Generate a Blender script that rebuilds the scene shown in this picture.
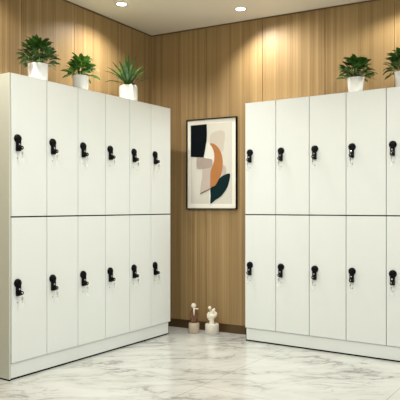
import bpy, bmesh, math, random
from mathutils import Vector, Matrix
PI = math.pi
scene = bpy.context.scene
for o in list(bpy.data.objects):
    bpy.data.objects.remove(o)
COL = scene.collection

# ------------------------------------------------------------ camera
cd = bpy.data.cameras.new('camera')
cam = bpy.data.objects.new('camera', cd); COL.objects.link(cam)
cam.location = (0, 0, 1.131); cam.rotation_euler = (PI/2, 0, 0)
cd.sensor_width = 36; cd.sensor_fit = 'HORIZONTAL'
cd.lens = 603/400*36; cd.shift_y = 6.5/400
cd.clip_start = .05; cd.clip_end = 60
scene.camera = cam

# ------------------------------------------------------------ light and exposure
world = bpy.data.worlds.new('world'); scene.world = world; world.use_nodes = True
bg = world.node_tree.nodes['Background']
bg.inputs['Color'].default_value = (.90, .98, 1.0, 1); bg.inputs['Strength'].default_value = .62
scene.view_settings.view_transform = 'Standard'
scene.view_settings.look = 'None'
scene.view_settings.exposure = 0.22
scene.view_settings.gamma = 1.0
scene.view_settings.use_curve_mapping = False
WARM = (1.0, .972, .925)
SPOT_W = 58.0        # downlights beside the walls
AISLE_W = 66.0       # downlights over the aisle

# room frame: corner where the two panelled walls meet
CX, CY = -.465, 5.79
AR = -math.radians(28.7)                   # right wall runs this way
AL = math.radians(-121.05)                 # left wall runs this way, towards the camera
RD = Vector((math.cos(AR), math.sin(AR), 0)); LD = Vector((math.cos(AL), math.sin(AL), 0))
CORNER = Vector((CX, CY, 0))
CEIL = 2.77

# ------------------------------------------------------------ materials
def new_mat(name):
    m = bpy.data.materials.new(name); m.use_nodes = True
    nt = m.node_tree; return m, nt, nt.nodes['Principled BSDF']
def srgb(r, g, b):
    f = lambda c: (c/255/12.92 if c/255 <= .04045 else ((c/255+.055)/1.055)**2.4)
    return (f(r), f(g), f(b), 1)
def plain(name, c, rough=.5, metal=0, noise=.03, spec=.5, **kw):
    """single colour with a slight procedural mottling"""
    m, nt, b = new_mat(name)
    tc = nt.nodes.new('ShaderNodeTexCoord'); n = nt.nodes.new('ShaderNodeTexNoise')
    n.inputs['Scale'].default_value = kw.get('scale', 12); n.inputs['Detail'].default_value = 4
    nt.links.new(tc.outputs['Object'], n.inputs['Vector'])
    hs = nt.nodes.new('ShaderNodeHueSaturation'); mr = nt.nodes.new('ShaderNodeMapRange')
    mr.inputs['To Min'].default_value = 1-noise; mr.inputs['To Max'].default_value = 1+noise
    nt.links.new(n.outputs['Fac'], mr.inputs['Value']); nt.links.new(mr.outputs[0], hs.inputs['Value'])
    hs.inputs['Color'].default_value = c; nt.links.new(hs.outputs[0], b.inputs['Base Color'])
    b.inputs['Roughness'].default_value = rough; b.inputs['Metallic'].default_value = metal
    b.inputs['Specular IOR Level'].default_value = spec
    if kw.get('coat'): b.inputs['Coat Weight'].default_value = kw['coat']; b.inputs['Coat Roughness'].default_value = .08
    return m

M = {}
M['door'] = plain('white_laminate', srgb(232, 236, 231), .38, noise=.008)
M['side'] = plain('shaded_side_laminate', srgb(208, 210, 194), .45, noise=.01)  # beiger than the doors: weaker light on this face mixed into the colour
M['body'] = plain('carcass_grey', srgb(84, 84, 80), .8, spec=.2)
M['black'] = plain('black_gap', srgb(6, 6, 6), .9, spec=.08)
M['lock'] = plain('black_plastic', srgb(3, 4, 4), .45, spec=.12)
M['chrome'] = plain('chrome', srgb(215, 215, 212), .22, 1)
M['ceiling'] = plain('ceiling_paint', srgb(222, 214, 196), .85, noise=.01, scale=3)
M['bronze'] = plain('bronze_baseboard', srgb(92, 70, 42), .35, .35, noise=.1)
M['trim'] = plain('shadow_gap_brown', srgb(104, 74, 42), .6, noise=.1)  # brown for the shade in the ceiling gap, and for the panel backing
M['pot'] = plain('white_glazed_ceramic', srgb(240, 239, 234), .18, noise=.01, coat=.5)
M['mattepot'] = plain('white_matte_ceramic', srgb(243, 242, 236), .5, noise=.01)
M['soil'] = plain('soil', srgb(42, 30, 20), .95, noise=.4, scale=90)
M['stem'] = plain('green_stem', srgb(52, 78, 34), .6, noise=.2)
M['ball'] = plain('ivory_ceramic', srgb(236, 228, 208), .4, noise=.03)
M['ringwhite'] = plain('lamp_ring_white', srgb(205, 202, 192), .5)
M['frame'] = plain('black_frame', srgb(5, 5, 5), .5, spec=.12)
M['mat'] = plain('mat_board', srgb(236, 232, 218), .8, noise=.01)
M['print'] = plain('print_paper', srgb(208, 204, 190), .8, noise=.02)
M['ink_black'] = plain('ink_black', srgb(9, 14, 18), .9, noise=.25, scale=40, spec=.1)
M['ink_cream'] = plain('ink_cream', srgb(196, 187, 170), .8, noise=.04)
M['ink_white'] = plain('ink_white', srgb(222, 219, 207), .8, noise=.01)
M['ink_taupe'] = plain('ink_taupe', srgb(164, 149, 136), .8, noise=.12, scale=9)
M['ink_taupe_light'] = plain('ink_taupe_light', srgb(186, 173, 160), .8, noise=.08, scale=9)
M['ink_ochre'] = plain('ink_ochre', srgb(172, 112, 58), .85, noise=.12, scale=14)
M['ink_teal'] = plain('ink_teal', srgb(14, 38, 40), .9, noise=.2, scale=20, spec=.1)
M['ink_line'] = plain('ink_line', srgb(92, 62, 40), .8)

def leaf_mat(name, c1, c2):
    m, nt, b = new_mat(name)
    tc = nt.nodes.new('ShaderNodeTexCoord'); n = nt.nodes.new('ShaderNodeTexNoise')
    n.inputs['Scale'].default_value = 22; nt.links.new(tc.outputs['Object'], n.inputs['Vector'])
    cr = nt.nodes.new('ShaderNodeValToRGB'); cr.color_ramp.elements[0].color = c1; cr.color_ramp.elements[1].color = c2
    cr.color_ramp.elements[0].position = .35; cr.color_ramp.elements[1].position = .68
    nt.links.new(n.outputs['Fac'], cr.inputs['Fac']); nt.links.new(cr.outputs[0], b.inputs['Base Color'])
    b.inputs['Roughness'].default_value = .36
    b.inputs['Subsurface Weight'].default_value = 0
    return m
M['leaf_dark'] = leaf_mat('dark_leaf', srgb(28, 62, 20), srgb(78, 120, 44))
M['leaf_mid'] = leaf_mat('fresh_leaf', srgb(46, 98, 28), srgb(116, 164, 62))
M['leaf_blade'] = leaf_mat('blade_leaf', srgb(24, 62, 20), srgb(78, 122, 44))

def wood_mat():
    m, nt, b = new_mat('striped_oak_veneer')
    N = nt.nodes.new; L = nt.links.new
    tc = N('ShaderNodeTexCoord'); sp = N('ShaderNodeSeparateXYZ'); L(tc.outputs['Object'], sp.inputs[0])
    # strips of veneer about 3 cm wide, each its own tone
    wob = N('ShaderNodeTexNoise'); wob.inputs['Scale'].default_value = 1.0; L(tc.outputs['Object'], wob.inputs['Vector'])
    d = N('ShaderNodeMath'); d.operation = 'DIVIDE'; d.inputs[1].default_value = .025; L(sp.outputs['X'], d.inputs[0])
    fl = N('ShaderNodeMath'); fl.operation = 'FLOOR'; L(d.outputs[0], fl.inputs[0])
    wn = N('ShaderNodeTexWhiteNoise'); wn.noise_dimensions = '1D'; L(fl.outputs[0], wn.inputs['W'])
    # long fine grain
    mp = N('ShaderNodeMapping'); mp.inputs['Scale'].default_value = (95, 1, .9); L(tc.outputs['Object'], mp.inputs['Vector'])
    g = N('ShaderNodeTexNoise'); g.inputs['Scale'].default_value = 1; g.inputs['Detail'].default_value = 6; g.inputs['Roughness'].default_value = .62
    L(mp.outputs[0], g.inputs['Vector'])
    mp2 = N('ShaderNodeMapping'); mp2.inputs['Scale'].default_value = (24, 1, .25); L(tc.outputs['Object'], mp2.inputs['Vector'])
    g2 = N('ShaderNodeTexNoise'); g2.inputs['Scale'].default_value = 1; g2.inputs['Detail'].default_value = 3; L(mp2.outputs[0], g2.inputs['Vector'])
    a1 = N('ShaderNodeMath'); a1.operation = 'MULTIPLY'; a1.inputs[1].default_value = .20; L(wn.outputs['Value'], a1.inputs[0])
    a2 = N('ShaderNodeMath'); a2.operation = 'MULTIPLY_ADD'; a2.inputs[1].default_value = .45; L(g.outputs['Fac'], a2.inputs[0]); L(a1.outputs[0], a2.inputs[2])
    a3 = N('ShaderNodeMath'); a3.operation = 'MULTIPLY_ADD'; a3.inputs[1].default_value = .26; L(g2.outputs['Fac'], a3.inputs[0]); L(a2.outputs[0], a3.inputs[2])
    fr = N('ShaderNodeMath'); fr.operation = 'FRACT'; L(d.outputs[0], fr.inputs[0])
    pl_ = N('ShaderNodeMapRange'); pl_.inputs['From Min'].default_value = 0; pl_.inputs['From Max'].default_value = .22
    pl_.inputs['To Min'].default_value = -.13; pl_.inputs['To Max'].default_value = 0; L(fr.outputs[0], pl_.inputs['Value'])
    a4 = N('ShaderNodeMath'); a4.operation = 'ADD'; L(a3.outputs[0], a4.inputs[0]); L(pl_.outputs[0], a4.inputs[1]); a3 = a4
    cr = N('ShaderNodeValToRGB'); e = cr.color_ramp.elements
    e[0].position = .22; e[0].color = srgb(134, 106, 66)
    e[1].position = .74; e[1].color = srgb(182, 154, 110)
    mid = e.new(.48); mid.color = srgb(161, 133, 90)
    L(a3.outputs[0], cr.inputs['Fac']); L(cr.outputs[0], b.inputs['Base Color'])
    b.inputs['Roughness'].default_value = .46
    b.inputs['Specular IOR Level'].default_value = .32
    bp = N('ShaderNodeBump'); bp.inputs['Strength'].default_value = .12; bp.inputs['Distance'].default_value = .002
    L(g.outputs['Fac'], bp.inputs['Height']); L(bp.outputs[0], b.inputs['Normal'])
    return m
M['wood'] = wood_mat()

def marble_mat(name, scale=1.0, floor=True):
    m, nt, b = new_mat(name)
    N = nt.nodes.new; L = nt.links.new
    tc = N('ShaderNodeTexCoord')
    mp = N('ShaderNodeMapping'); mp.inputs['Rotation'].default_value = (0, 0, math.radians(-64)); mp.inputs['Scale'].default_value = (scale*.8, scale*2.2, scale)
    L(tc.outputs['Object'], mp.inputs['Vector'])
    def vein(sc, det, dist, w, seed):
        ml = N('ShaderNodeMapping'); ml.inputs['Location'].default_value = (seed, seed*2.3, seed*.7); L(mp.outputs[0], ml.inputs['Vector'])
        n = N('ShaderNodeTexNoise'); n.inputs['Scale'].default_value = sc; n.inputs['Detail'].default_value = det
        n.inputs['Distortion'].default_value = dist; n.inputs['Roughness'].default_value = .58; L(ml.outputs[0], n.inputs['Vector'])
        s = N('ShaderNodeMath'); s.operation = 'SUBTRACT'; s.inputs[1].default_value = .5; L(n.outputs['Fac'], s.inputs[0])
        ab = N('ShaderNodeMath'); ab.operation = 'ABSOLUTE'; L(s.outputs[0], ab.inputs[0])
        mr = N('ShaderNodeMapRange'); mr.inputs['From Min'].default_value = 0; mr.inputs['From Max'].default_value = w
        mr.inputs['To Min'].default_value = 1; mr.inputs['To Max'].default_value = 0; L(ab.outputs[0], mr.inputs['Value'])
        return mr.outputs[0]
    v1 = vein(1.5, 9, .5, .022, 3.1); v2 = vein(3.6, 9, .6, .03, 8.7); v3 = vein(1.5, 9, .5, .10, 3.1)
    blotch = N('ShaderNodeTexNoise'); blotch.inputs['Scale'].default_value = 2.1; blotch.inputs['Detail'].default_value = 6; L(mp.outputs[0], blotch.inputs['Vector'])
    bm_ = N('ShaderNodeMapRange'); bm_.inputs['From Min'].default_value = .40; bm_.inputs['From Max'].default_value = .60; L(blotch.outputs['Fac'], bm_.inputs['Value'])
    def mul(a, k, plus=None):
        x = N('ShaderNodeMath'); x.operation = 'MULTIPLY_ADD'; L(a, x.inputs[0])
        if isinstance(k, float): x.inputs[1].default_value = k
        else: L(k, x.inputs[1])
        if plus is None: x.inputs[2].default_value = 0
        else: L(plus, x.inputs[2])
        return x.outputs[0]
    s1 = mul(mul(v1, bm_.outputs[0]), .50); s2 = mul(mul(v2, bm_.outputs[0]), .34, s1); s3 = mul(v3, .15, s2); s4 = mul(bm_.outputs[0], .07, s3)
    cl = N('ShaderNodeClamp'); L(s4, cl.inputs[0])
    mx = N('ShaderNodeMix'); mx.data_type = 'RGBA'; L(cl.outputs[0], mx.inputs['Factor'])
    mx.inputs['A'].default_value = srgb(210, 212, 206); mx.inputs['B'].default_value = srgb(104, 101, 92)
    col = mx.outputs['Result']
    if floor:   # thin tile joints, large slabs laid square to the lockers
        br = N('ShaderNodeTexBrick'); br.offset = 0; br.inputs['Scale'].default_value = 1
        br.inputs['Brick Width'].default_value = 2.12; br.inputs['Row Height'].default_value = 1.06
        br.inputs['Mortar Size'].default_value = .0016; br.inputs['Mortar Smooth'].default_value = 0
        br.inputs['Color1'].default_value = (1, 1, 1, 1); br.inputs['Color2'].default_value = (1, 1, 1, 1); br.inputs['Mortar'].default_value = (.45, .42, .36, 1)
        bm2 = N('ShaderNodeMapping'); bm2.vector_type = 'TEXTURE'
        bm2.inputs['Location'].default_value = FLOOR_JOINT; bm2.inputs['Rotation'].default_value = (0, 0, math.radians(56.25))
        L(tc.outputs['Object'], bm2.inputs['Vector']); L(bm2.outputs[0], br.inputs['Vector'])
        m2 = N('ShaderNodeMix'); m2.data_type = 'RGBA'; m2.blend_type = 'MULTIPLY'; m2.inputs['Factor'].default_value = 1
        L(col, m2.inputs['A']); L(br.outputs['Color'], m2.inputs['B']); col = m2.outputs['Result']
    L(col, b.inputs['Base Color'])
    b.inputs['Roughness'].default_value = .16 if floor else .35
    b.inputs['Specular IOR Level'].default_value = .5
    return m
FLOOR_JOINT = (0, 3.80, 0)
M['marble'] = marble_mat('polished_marble')
M['marble_small'] = plain('pale_marble_base', srgb(222, 216, 202), .4, noise=.06, scale=30)
M['stone'] = plain('beige_travertine', srgb(190, 176, 152), .6, noise=.12, scale=50)
M['brown'] = plain('brown_wood', srgb(104, 68, 38), .4, noise=.25, scale=40)

def emit_mat(name, c, s):
    m, nt, b = new_mat(name)
    b.inputs['Base Color'].default_value = (1, 1, 1, 1)
    b.inputs['Emission Color'].default_value = c; b.inputs['Emission Strength'].default_value = s
    return m
M['lamp'] = emit_mat('lamp_glow', (1, .97, .90, 1), 6)
def tag_mat():
    m, nt, b = new_mat('clear_key_tag')
    b.inputs['Base Color'].default_value = (.96, .97, .97, 1); b.inputs['Roughness'].default_value = .15
    b.inputs['Alpha'].default_value = .07
    return m
M['tag'] = tag_mat()

# ------------------------------------------------------------ mesh helpers
class MB:
    def __init__(s): s.bm = bmesh.new(); s.mats = []
    def mi(s, m):
        if m not in s.mats: s.mats.append(m)
        return s.mats.index(m)
    def _fin(s, geom_faces, m, smooth):
        i = s.mi(m)
        for f in geom_faces: f.material_index = i; f.smooth = smooth
    def box(s, x0, x1, y0, y1, z0, z1, m, bev=0):
        before = set(s.bm.faces)
        r = bmesh.ops.create_cube(s.bm, size=1)
        for v in r['verts']:
            v.co = Vector(((x0+x1)/2+v.co.x*(x1-x0), (y0+y1)/2+v.co.y*(y1-y0), (z0+z1)/2+v.co.z*(z1-z0)))
        if bev:
            es = {e for v in r['verts'] for e in v.link_edges}
            bmesh.ops.bevel(s.bm, geom=list(es), offset=bev, segments=2, affect='EDGES', profile=.5)
        s._fin([f for f in s.bm.faces if f not in before], m, False)
    def prism(s, pts, z0, z1, m, axis='z'):
        """extrude a 2D outline; axis z: (x,y) outline; axis y: (x,z) outline between y z0..z1"""
        before = set(s.bm.faces)
        mk = (lambda p, h: (p[0], p[1], h)) if axis == 'z' else (lambda p, h: (p[0], h, p[1]))
        a = [s.bm.verts.new(mk(p, z0)) for p in pts]; b = [s.bm.verts.new(mk(p, z1)) for p in pts]
        n = len(pts)
        s.bm.faces.new(a); s.bm.faces.new(b[::-1])
        for i in range(n): s.bm.faces.new((a[i], b[i], b[(i+1) % n], a[(i+1) % n]))
        s._fin([f for f in s.bm.faces if f not in before], m, False)
    def lathe(s, prof, m, seg=40, at=(0, 0, 0), rot=None, smooth=True):
        before = set(s.bm.faces); rings = []; at = Vector(at)
        T = rot or Matrix.Identity(3)
        for r, z in prof:
            if r < 1e-6: rings.append([s.bm.verts.new(at+T@Vector((0, 0, z)))])
            else: rings.append([s.bm.verts.new(at+T@Vector((r*math.cos(2*PI*k/seg), r*math.sin(2*PI*k/seg), z))) for k in range(seg)])
        for A, B in zip(rings, rings[1:]):
            for k in range(seg):
                q = []
                for R, j in ((A, k), (A, k+1), (B, k+1), (B, k)):
                    v = R[j % len(R)] if len(R) > 1 else R[0]
                    if v not in q: q.append(v)
                if len(q) > 2: s.bm.faces.new(q)
        s._fin([f for f in s.bm.faces if f not in before], m, smooth)
    def tube(s, pts, rad, m, seg=8, close=False):
        before = set(s.bm.faces); pts = [Vector(p) for p in pts]; n = len(pts); rings = []
        for i, p in enumerate(pts):
            if close: d = pts[(i+1) % n]-pts[i-1]
            else: d = pts[min(i+1, n-1)]-pts[max(i-1, 0)]
            d.normalize(); u = d.orthogonal() if i == 0 else (pu-d*pu.dot(d)); u.normalize(); pu = u; w = d.cross(u)
            r = rad[i] if isinstance(rad, (list, tuple)) else rad
            rings.append([s.bm.verts.new(p+(u*math.cos(2*PI*k/seg)+w*math.sin(2*PI*k/seg))*r) for k in range(seg)])
        for i in range(n if close else n-1):
            A, B = rings[i], rings[(i+1) % n]
            for k in range(seg): s.bm.faces.new((A[k], A[(k+1) % seg], B[(k+1) % seg], B[k]))
        if not close: s.bm.faces.new(rings[0][::-1]); s.bm.faces.new(rings[-1])
        s._fin([f for f in s.bm.faces if f not in before], m, True)
    def ball(s, c, r, m, sub=3, sc=(1, 1, 1), rot=None):
        before = set(s.bm.faces)
        q = bmesh.ops.create_icosphere(s.bm, subdivisions=sub, radius=r)
        T = rot or Matrix.Identity(3)
        for v in q['verts']: v.co = T@Vector((v.co.x*sc[0], v.co.y*sc[1], v.co.z*sc[2]))+Vector(c)
        s._fin([f for f in s.bm.faces if f not in before], m, True)
    def build(s, name, parent=None, loc=None, rotz=0, normals=True):
        if normals: bmesh.ops.recalc_face_normals(s.bm, faces=s.bm.faces)
        me = bpy.data.meshes.new(name); s.bm.to_mesh(me); s.bm.free()
        for m in s.mats: me.materials.append(m)
        o = bpy.data.objects.new(name, me); COL.objects.link(o)
        if parent: o.parent = parent
        if loc is not None: o.location = loc
        o.rotation_euler = (0, 0, rotz)
        return o

def tag(o, label, cat, group=None):
    o['label'] = label; o['category'] = cat
    if group: o['group'] = group
    return o
def thing(name, label, cat, loc=(0, 0, 0), rotz=0, group=None):
    o = bpy.data.objects.new(name, None); COL.objects.link(o)
    o.location = loc; o.rotation_euler = (0, 0, rotz); o.empty_display_size = .1
    return tag(o, label, cat, group)
def struct(o, label=None):
    o['kind'] = 'structure'
    if label: o['label'] = label
    return o

# ------------------------------------------------------------ setting
WL, WR = 7.6, 6.6
P0 = CORNER; P1 = CORNER+LD*WL; P2 = CORNER+LD*WL+RD*WR; P3 = CORNER+RD*WR
ex = -(LD+RD)*.12       # walls are thicker than their face: floor and ceiling reach under them
foot = [(P0+ex).to_2d(), (P1+(LD-RD)*.12).to_2d(), P2.to_2d(), (P3+(RD-LD)*.12).to_2d()]
b = MB(); b.prism([tuple(p) for p in foot], -.12, 0, M['marble']); struct(b.build('floor'))
b = MB(); b.prism([tuple(p) for p in foot], CEIL, CEIL+.12, M['ceiling']); struct(b.build('ceiling'))

def panel_wall(name, length, seams, rotz, side):
    """panels on a dark backing, local x along the wall; side=+1 room at -y, -1 room at +y"""
    b = MB(); q = side
    lo = -.0 if q > 0 else 0
    b.box(-.115 if q > 0 else 0, length, *sorted((.012*q, .10*q)), 0, CEIL, M['trim'])
    xs = [.0]+list(seams)+[length]
    for x0, x1 in zip(xs, xs[1:]):
        b.box(x0+(.0 if x0 == 0 else .0018), x1-.0018, *sorted((0, .0125*q)), .078, CEIL-.0112, M['wood'])
    o = b.build(name, loc=CORNER, rotz=rotz); return struct(o)
sr = [.037+.556*k for k in range(1, 12)]
sl = [.509+.557*k for k in range(0, 13)]
panel_wall('wall_right', WR, sr, AR, 1)
panel_wall('wall_left', WL, sl, AL, -1)
def strip(name, length, rotz, q, y0, y1, z0, z1, m, x0=0.0):
    b = MB(); b.box(x0, length, *sorted((y0*q, y1*q)), z0, z1, m); return struct(b.build(name, loc=CORNER, rotz=rotz))
strip('baseboard_right', WR, AR, 1, .003, .0119, 0, .077, M['bronze'], .004)
strip('baseboard_left', WL, AL, -1, .003, .0119, 0, .077, M['bronze'], .004)
strip('shadow_gap_1', WR, AR, 1, -.006, .0119, CEIL-.011, CEIL, M['trim'], 0)  # brown strips stand in for the thin shadow gap at the wall top
strip('shadow_gap_2', WL, AL, -1, -.006, .0119, CEIL-.011, CEIL, M['trim'], .007)

# ------------------------------------------------------------ downlights
def make_downlight(label, group, x, y, power, spot=2.45, blend=.8, aim=(0, 0)):
    t = thing('downlight', label, 'ceiling light', (x, y, CEIL), 0, group)
    b = MB(); b.lathe([(.038, -.001), (.046, -.006), (.054, -.005), (.056, -.0005)], M['ringwhite'], 40); b.build('trim_ring', t)
    b = MB(); b.lathe([(0, -.003), (.0375, -.003), (.0385, -.0005)], M['lamp'], 40); b.build('diffuser', t)
    ld = bpy.data.lights.new('downlight_lamp', 'SPOT'); ld.energy = power; ld.color = WARM
    ld.spot_size = spot; ld.spot_blend = blend; ld.shadow_soft_size = .035
    lo = bpy.data.objects.new('downlight_lamp', ld); COL.objects.link(lo); lo.parent = t; lo.location = (0, 0, -.012)
    lo.rotation_euler = Vector((aim[0], aim[1], -1)).to_track_quat('-Z', 'Y').to_euler()
    return t
def room(a, r):  # a along left wall, r along right wall
    return CORNER+LD*a+RD*r
make_downlight('round recessed ceiling downlight on the left, above the tall bladed plant', 'downlights beside the panelled walls', -.635, 4.88, SPOT_W, aim=(-.06, 0))
make_downlight('round recessed ceiling downlight on the right, close to the wall above the right lockers', 'downlights beside the panelled walls', .336, 5.0, SPOT_W, aim=(.36, -.14))
OFF = 'recessed ceiling downlight of the same round kind, over the aisle beyond the picture'
for a, r, w in ((2.45, .33, SPOT_W), (.33, 2.65, SPOT_W), (2.2, 1.9, AISLE_W), (3.9, 1.4, AISLE_W), (2.4, 3.4, AISLE_W), (4.3, 3.2, AISLE_W)):
    p = room(a, r); make_downlight(OFF, 'downlights beyond the picture', p.x, p.y, w, 2.75, .3)

# ------------------------------------------------------------ locker banks
DT = .018     # door thickness
def lock_parts(door, u, z):
    """black cam lock with key and clear tag; local frame of the door root, front face at y=0, room at -y"""
    RX = Matrix.Rotation(PI/2, 3, 'X')       # lathe axis +z -> -y
    b = MB()
    b.lathe([(0, .020), (.015, .019), (.023, .0155), (.0275, .009), (.0285, .003), (.0285, 0)], M['lock'], 28, (u, 0, z), RX)
    b.box(u-.0165, u+.0165, -.022, 0, z-.083, z-.008, M['lock'], .005)
    b.lathe([(.0135, 0), (.0135, .034), (.012, .037), (0, .037)], M['lock'], 20, (u+.002, -.010, z-.062), RX)
    lk = b.build('lock', door)
    b = MB()
    b.lathe([(.0065, 0), (.0065, .002), (.005, .003), (0, .003)], M['chrome'], 18, (u, -.0215, z-.038), RX)
    b.lathe([(.0045, 0), (.0045, .0012), (0, .0012)], M['chrome'], 16, (u+.002, -.0465, z-.062), RX)
    b.build('lock_cylinder', door)['label'] = 'chrome key barrel'
    b = MB()
    b.tube([(u+.002+.006*math.cos(t), -.044, z-.084+.006*math.sin(t)) for t in [k*PI/8 for k in range(16)]], .0009, M['chrome'], 6, True)
    b.box(u-.0045, u+.0085, -.0475, -.0445, z-.108, z-.086, M['chrome'], .001)
    b.box(u+.0, u+.0045, -.0470, -.0450, z-.128, z-.108, M['chrome'], .0005)
    b.build('key', door)['label'] = 'small silver key'
    b = MB()
    b.prism([(u-.010, z-.090), (u+.012, z-.090), (u+.017, z-.15), (u+.013, z-.156), (u-.012, z-.156), (u-.016, z-.15)], -.0505, -.0495, M['tag'], 'y')
    b.build('key_tag', door)['label'] = 'clear key tag'
    b = MB()
    b.lathe([(0, .0012), (.003, .0012), (.0038, 0)], M['body'], 14, (u, 0, z-.128), RX)
    b.build('screw_cap', door)

def locker_bank(label, origin, rotz, edges, depth0, depth1, end_panel, zu, zl):
    t = thing('locker_bank', label, 'lockers', origin, rotz)
    x0, x1 = edges[0], edges[-1]; start = -.0 if not end_panel else 0
    W = x1
    dep = lambda x: depth0+(depth1-depth0)*x/W
    lx = .001 if not end_panel else .0125
    # carcass behind the doors
    b = MB(); b.prism([(lx, DT+.001), (W-.001, DT+.001), (W-.001, dep(W)), (lx, dep(lx))], .112, 2.0-.002, M['body']); b.build('carcass', t)
    b = MB(); b.prism([(lx+.012, DT+.012), (W-.014, DT+.012), (W-.014, dep(W)-.01), (lx+.012, dep(lx)-.01)], 0, .1115, M['black']); b.build('base', t)
    if end_panel:
        b = MB(); b.box(0, .0115, .004, depth0, .009, 1.999, M['side'], .0012); b.build('side_panel', t)['label'] = 'white side panel in painted shade'
        b = MB(); b.box(.0, .0115, .004, depth0-.004, 0, .0088, M['black']); b.build('foot_strip', t)
    b = MB(); b.box(lx+.006, W-.018, .012, .0295, .0105, .108, M['door'], .001); b.build('plinth', t)
    b = MB(); b.box(lx+.0008, W-.013, .0125, .0298, 0, .0102, M['black']); b.box(lx+.0008, lx+.0056, .0125, .0298, .0104, .108, M['black'])
    b.box(W-.0176, W-.013, .0125, .0298, .0104, .108, M['black']); b.build('base_strip', t)
    # a thin top board
    b = MB(); b.prism([(lx-.0005, .0), (W, .0), (W, dep(W)), (lx-.0005, dep(lx))], 1.9985, 2.0, M['door']); b.build('top_board', t)
    zmid = 1.063
    for row, (z0, z1, zl_) in enumerate(((.1125, zmid-.0045, zl), (zmid+.0045, 1.998, zu))):
        for i in range(len(edges)-1):
            a, c = edges[i]+.0025, edges[i+1]-.0025
            b = MB(); b.box(a, c, 0, DT, z0, z1, M['door'], .0016)
            d = b.build('door', t)
            lock_parts(d, a+.046, zl_)
    b = MB(); b.box(lx+.002, W-.002, .004, DT+.0005, zmid-.0042, zmid+.0042, M['black']); b.build('gap_shade_strip', t)  # black strip stands in for the shade inside the gap between door rows
    return t
AB_L = math.atan2(.8314, .5556); AB_R = math.atan2(-.5555, .8316)
LB = locker_bank('long white locker bank on the left against the wood wall, three plants on top', (-1.231, 3.90, 0), AB_L,
                 [.0135, .315, .611, .904, 1.190, 1.468, 1.745], .305, .305, True, 1.576, .629)
RB = locker_bank('white locker bank on the right, beside the framed artwork, two plants on top', (.379, 5.08, 0), AB_R,
                 [0, .287, .580, .881, 1.186, 1.490, 1.795], .205, .355, False, 1.582, .640)
def on_bank(bank, s, d, z=2.0):
    bpy.context.view_layer.update()
    p = bank.matrix_world @ Vector((s, d, z)); return p

# ------------------------------------------------------------ plants
def pot_mesh(r, h, taper, style, t):
    b = MB()
    if style == 'round':
        prof = [(0, 0), (r*.80, 0), (r*.93, h*.05), (r*.99, h*.16), (r, h*.45), (r, h*.80), (r*.985, h*.93), (r*.93, h), (r*.88, h*.985), (r*.86, h*.85), (0, h*.85)]
        m = M['mattepot']
    else:
        rb = r*taper
        prof = [(0, 0), (rb*.95, 0), (rb, h*.02), (r*.985, h*.97), (r, h*.985), (r*.99, h), (r*.93, h), (r*.915, h*.96), (r*.90, h*.85), (0, h*.85)]
        m = M['pot']
    b.lathe(prof, m, 48); b.build('pot', t)
    b = MB(); b.lathe([(0, h*.90), (r*.5, h*.895), (r*.885, h*.875), (r*.885, h*.855)], M['soil'], 32); b.build('soil', t)

def leaf(b, base, d, up, L, W, m, bend=.25, fold=.25, n=6, peak=.45, twist=0):
    """a pointed leaf with a midrib fold that bends down along its length"""
    d = d.normalized(); side = d.cross(up)
    if side.length < 1e-3: side = d.orthogonal()
    side.normalize(); side = Matrix.Rotation(twist, 3, d) @ side
    nrm = side.cross(d).normalized(); rows = []; p = Vector(base); cur = d.copy()
    mi = b.mi(m)
    for i in range(n+1):
        t = i/n
        w = W*.5*(math.sin(PI*min(1, t**(.69/(-math.log(peak)) if False else 1)*1.0)))**.8 if 0 < t < 1 else 0
        if t < 1: w = max(w, W*.04)
        nn = side.cross(cur).normalized()
        if t in (1.0,): rows.append([b.bm.verts.new(p)])
        else: rows.append([b.bm.verts.new(p+side*w+nn*w*fold), b.bm.verts.new(p), b.bm.verts.new(p-side*w+nn*w*fold)])
        cur = (cur-nn*(bend*1.6/n)).normalized(); p = p+cur*(L/n)
    for A, B in zip(rows, rows[1:]):
        if len(B) == 3:
            fs = [(A[0], A[1], B[1], B[0]), (A[1], A[2], B[2], B[1])]
        else:
            fs = [(A[0], A[1], B[0]), (A[1], A[2], B[0])]
        for q in fs:
            f = b.bm.faces.new(q); f.material_index = mi; f.smooth = True

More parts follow.
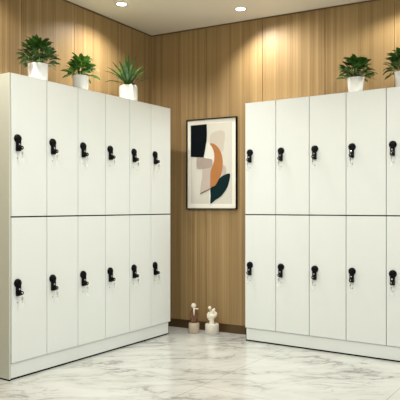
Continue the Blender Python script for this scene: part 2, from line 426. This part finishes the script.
def bushy(label, s, d, bank, r, h, taper, spread, top, n, mat, seed, L=.075, W=.034, lean=0.0, group=None):
    rnd = random.Random(seed)
    p = on_bank(bank, s, d)
    t = thing('potted_plant', label, 'plant', p, rnd.uniform(0, .3), group)
    pot_mesh(r, h, taper, 'taper', t)
    bs = MB(); bl = MB(); zc = h*.9; up = Vector((0, 0, 1))
    H = top-L*.55
    for k in range(n):
        az = k*2.39996+rnd.uniform(-.3, .3)
        q = (k+.5)/n
        el = math.radians(-8+88*(q**.95))+rnd.uniform(-.10, .10)      # from low outside to the crown
        R = (spread-L*.75)*rnd.uniform(.72, 1.05)
        tip = Vector((math.cos(az)*math.cos(el)*R+lean*math.sin(el), math.sin(az)*math.cos(el)*R, max(.004, math.sin(el)*H*rnd.uniform(.72, 1.05)+.012)))
        base = Vector((math.cos(az)*r*.35*rnd.random(), math.sin(az)*r*.35*rnd.random(), zc-.008))
        tp = Vector((tip.x, tip.y, tip.z+h))
        mid = base.lerp(tp, .55)+up*.02
        if k % 3 == 0: bs.tube([base, mid, tp], [.0026, .002, .0013], M['stem'], 5)
        out = Vector((math.cos(az), math.sin(az), .12+1.5*math.sin(el)+rnd.uniform(-.3, .5)))
        LL = L*rnd.uniform(.8, 1.15)
        leaf(bl, tp, out, up, LL, W*rnd.uniform(.85, 1.15), mat, rnd.uniform(.15, .65), .3, 6, twist=rnd.uniform(-.6, .6))
        if k % 2 == 0:
            a2 = az+rnd.uniform(.6, 1.4)
            leaf(bl, mid.lerp(tp, rnd.uniform(.2, .8)), Vector((math.cos(a2), math.sin(a2), .35+rnd.uniform(-.2, .5))), up, LL*.9, W, mat, .4, .3, 6, twist=rnd.uniform(-.6, .6))
    bs.build('stem', t); bl.build('foliage', t, normals=False)
    return t
bushy('bushy dark green plant in glossy white pot, nearest the left end of the left lockers', .358, .14, LB, .0715, .138, .92, .150, .182, 96, M['leaf_dark'], 11, .080, .031, .0)
bushy('small fresh green plant in white pot, middle of three on the left lockers', .776, .14, LB, .0635, .130, .90, .132, .145, 76, M['leaf_mid'], 5, .074, .034)
bushy('dark green leafy plant in tapered white pot on the right lockers, fully in view', .914, .125, RB, .068, .126, .80, .148, .168, 96, M['leaf_dark'], 23, .078, .030)
bushy('dark leafy plant in white pot on the right lockers, cut by the picture edge', 1.275, .125, RB, .066, .128, .80, .150, .166, 96, M['leaf_dark'], 31, .078, .030)

t = thing('potted_plant', 'spiky plant of long bladed leaves in rounded white pot on the left lockers', 'plant', on_bank(LB, 1.336, .14))
pot_mesh(.078, .148, 1, 'round', t)
rnd = random.Random(4); b = MB(); up = Vector((0, 0, 1))
for k in range(34):
    az = k*2.39996+.5; q = k/33
    el = math.radians(36+50*q**.8)+rnd.uniform(-.06, .06)
    L = rnd.uniform(.205, .25)*(1 + .14*q)
    base = Vector((math.cos(az)*.016*(1-q), math.sin(az)*.016*(1-q), .138))
    leaf(b, base, Vector((math.cos(az)*math.cos(el), math.sin(az)*math.cos(el), math.sin(el)+.25)), up, L, rnd.uniform(.024, .031), M['leaf_blade'], rnd.uniform(.35, .75)*(1-.6*q), .35, 12)
b.build('foliage', t, normals=False)

# ------------------------------------------------------------ framed artwork on the right wall
S0, S1, Z0, Z1 = .400, .912, 1.106, 1.930
t = thing('framed_artwork', 'framed abstract print with ochre and dark shapes hanging on the wood wall', 'picture', CORNER+RD*((S0+S1)/2)+Vector((0, 0, Z0)), AR)
w, hh = S1-S0, Z1-Z0; fw = .0085; fd = .028
b = MB()
x = w/2
b.box(-x, -x+fw, -fd, -.001, 0, hh, M['frame'], .001); b.box(x-fw, x, -fd, -.001, 0, hh, M['frame'], .001)
b.box(-x+fw, x-fw, -fd, -.001, 0, fw, M['frame'], .001); b.box(-x+fw, x-fw, -fd, -.001, hh-fw, hh, M['frame'], .001)
b.build('frame', t)
b = MB(); b.box(-x+fw+.0005, x-fw-.0005, -.016, -.002, fw+.0005, hh-fw-.0005, M['mat']); b.build('mat_board', t)
def uv(px, py):
    yt = 40-15*(px-24)/184
    return (-x+(px-24)/184*w, (361-py)/(361-yt)*hh)
b = MB(); lay = [.0162]
def shape(pts, m, smooth=True):
    P = [Vector((*uv(*p), 0)) for p in pts]
    if smooth:   # Catmull-Rom outline
        Q = []; n = len(P)
        for i in range(n):
            a, c, d, e = P[i-1], P[i], P[(i+1) % n], P[(i+2) % n]
            for s in range(6):
                u = s/6
                Q.append(.5*((2*c)+(-a+d)*u+(2*a-5*c+4*d-e)*u*u+(-a+3*c-3*d+e)*u**3))
        P = Q
    b.prism([(p.x, p.y) for p in P], -lay[0]-.0004, -.0161, m, 'y'); lay[0] += .0005
shape([(39, 57), (191, 45), (191, 341), (39, 341)], M['print'], False)
shape([(111, 100), (116, 88), (132, 80), (152, 76), (164, 84), (165, 102), (162, 125), (158, 150), (140, 152), (116, 128), (110, 115)], M['ink_cream'])
shape([(102, 118), (106, 122), (118, 130), (126, 150), (128, 178), (118, 192), (100, 180), (92, 174)], M['ink_white'])
shape([(154, 203), (166, 205), (170, 216), (168, 232), (156, 240), (150, 225)], M['ink_taupe_light'])
shape([(84, 212), (100, 196), (118, 190), (122, 230), (119, 285), (98, 295), (76, 305), (78, 275), (83, 240)], M['ink_taupe_light'])
shape([(64, 174), (90, 176), (116, 180), (120, 186), (118, 206), (108, 212), (82, 216), (66, 215), (62, 208)], M['ink_taupe'])
shape([(109, 290), (113, 288), (114, 341), (108, 341)], M['ink_white'], False)
shape([(114, 284), (113, 250), (114, 225), (121, 204), (127, 185), (127, 160), (121, 140), (111, 124), (126, 125), (141, 138), (152, 158), (157, 185), (156, 215), (150, 240), (138, 264), (126, 279)], M['ink_ochre'])
shape([(40, 60), (99, 54), (100, 90), (99, 112), (88, 174), (40, 172)], M['ink_black'], False)
shape([(183, 233), (181, 258), (172, 285), (153, 312), (130, 328), (114, 340), (114, 312), (114, 285), (132, 274), (147, 249), (164, 237)], M['ink_teal'])
shape([(76, 303), (95, 294), (115, 285), (115, 287), (95, 297), (77, 306)], M['ink_line'], False)
b.build('print', t)

# ------------------------------------------------------------ sculptures on the floor
def remesh(o, vox=.003):
    m = o.modifiers.new('fuse', 'REMESH'); m.mode = 'VOXEL'; m.voxel_size = vox; m.use_smooth_shade = True
    s = o.modifiers.new('soften', 'SMOOTH'); s.iterations = 4; s.factor = .5
def capsule_chain(b, pts, rads, m):
    b.tube(pts, rads, m, 14)
    for p, r in zip(pts, rads): b.ball(p, r, m, 2)

t = thing('sculpture', 'brown robed figure sculpture with white ball head on beige stone base', 'sculpture', (-.054, 5.40, 0), 0)
b = MB(); b.lathe([(0, 0), (.045, 0), (.048, .004), (.048, .086), (.045, .090), (0, .090)], M['stone'], 48); b.build('base', t)
b = MB()
b.lathe([(0, .0905), (.033, .0905), (.033, .12), (.031, .15), (.031, .175), (.028, .195), (.017, .212), (.010, .222), (0, .224)], M['brown'], 36)
for v in b.bm.verts: v.co.y *= .75
capsule_chain(b, [(.020, -.002, .195), (.030, -.006, .172), (.029, -.010, .148), (.022, -.016, .135)], [.010, .010, .009, .007], M['brown'])
capsule_chain(b, [(-.020, -.002, .195), (-.030, -.006, .172), (-.029, -.010, .148), (-.022, -.016, .132)], [.010, .010, .009, .007], M['brown'])
o = b.build('robe', t); remesh(o, .0028)
b = MB(); b.ball((-.003, -.002, .244), .0225, M['ball'], 4); b.build('head', t)
b = MB()
capsule_chain(b, [(-.002, -.008, .224), (.001, -.017, .212), (.001, -.022, .185), (.001, -.0235, .160)], [.009, .0085, .0065, .003], M['ball'])
capsule_chain(b, [(.004, -.012, .216), (.016, -.014, .218), (.026, -.012, .216)], [.006, .0045, .005], M['ball'])
b.ball((.034, -.012, .217), .0085, M['ball'], 3, (1.1, .8, .6))
o = b.build('scarf', t); remesh(o, .0022); o['label'] = 'ivory scarf'

t = thing('sculpture', 'white branching sculpture with rounded knobs on white marble base', 'sculpture', (.107, 5.36, 0), 0)
b = MB(); b.lathe([(0, 0), (.056, 0), (.061, .006), (.061, .084), (.056, .091), (0, .093)], M['marble_small'], 56); b.build('base', t)
b = MB(); W_ = M['ball']
capsule_chain(b, [(-.002, 0, .096), (-.002, 0, .120), (.0, 0, .142), (.002, 0, .158)], [.024, .020, .023, .028], W_)
capsule_chain(b, [(-.010, 0, .140), (-.030, -.004, .150), (-.034, -.004, .170), (-.028, -.004, .186)], [.016, .016, .014, .010], W_)
capsule_chain(b, [(-.028, -.002, .165), (-.032, 0, .140), (-.028, 0, .126)], [.010, .010, .007], W_)
capsule_chain(b, [(.012, 0, .150), (.028, -.002, .165), (.036, -.004, .180), (.026, -.006, .190)], [.018, .017, .013, .011], W_)
capsule_chain(b, [(.004, 0, .160), (.004, -.004, .182), (.010, -.004, .206)], [.016, .014, .016], W_)
capsule_chain(b, [(.010, -.004, .206), (.020, -.004, .218)], [.013, .011], W_)
capsule_chain(b, [(-.006, .002, .160), (-.014, .002, .190), (-.019, .0, .222)], [.008, .0045, .0045], W_)
b.ball((-.020, 0, .230), .0165, W_, 3)
o = b.build('branches', t); remesh(o, .0028)
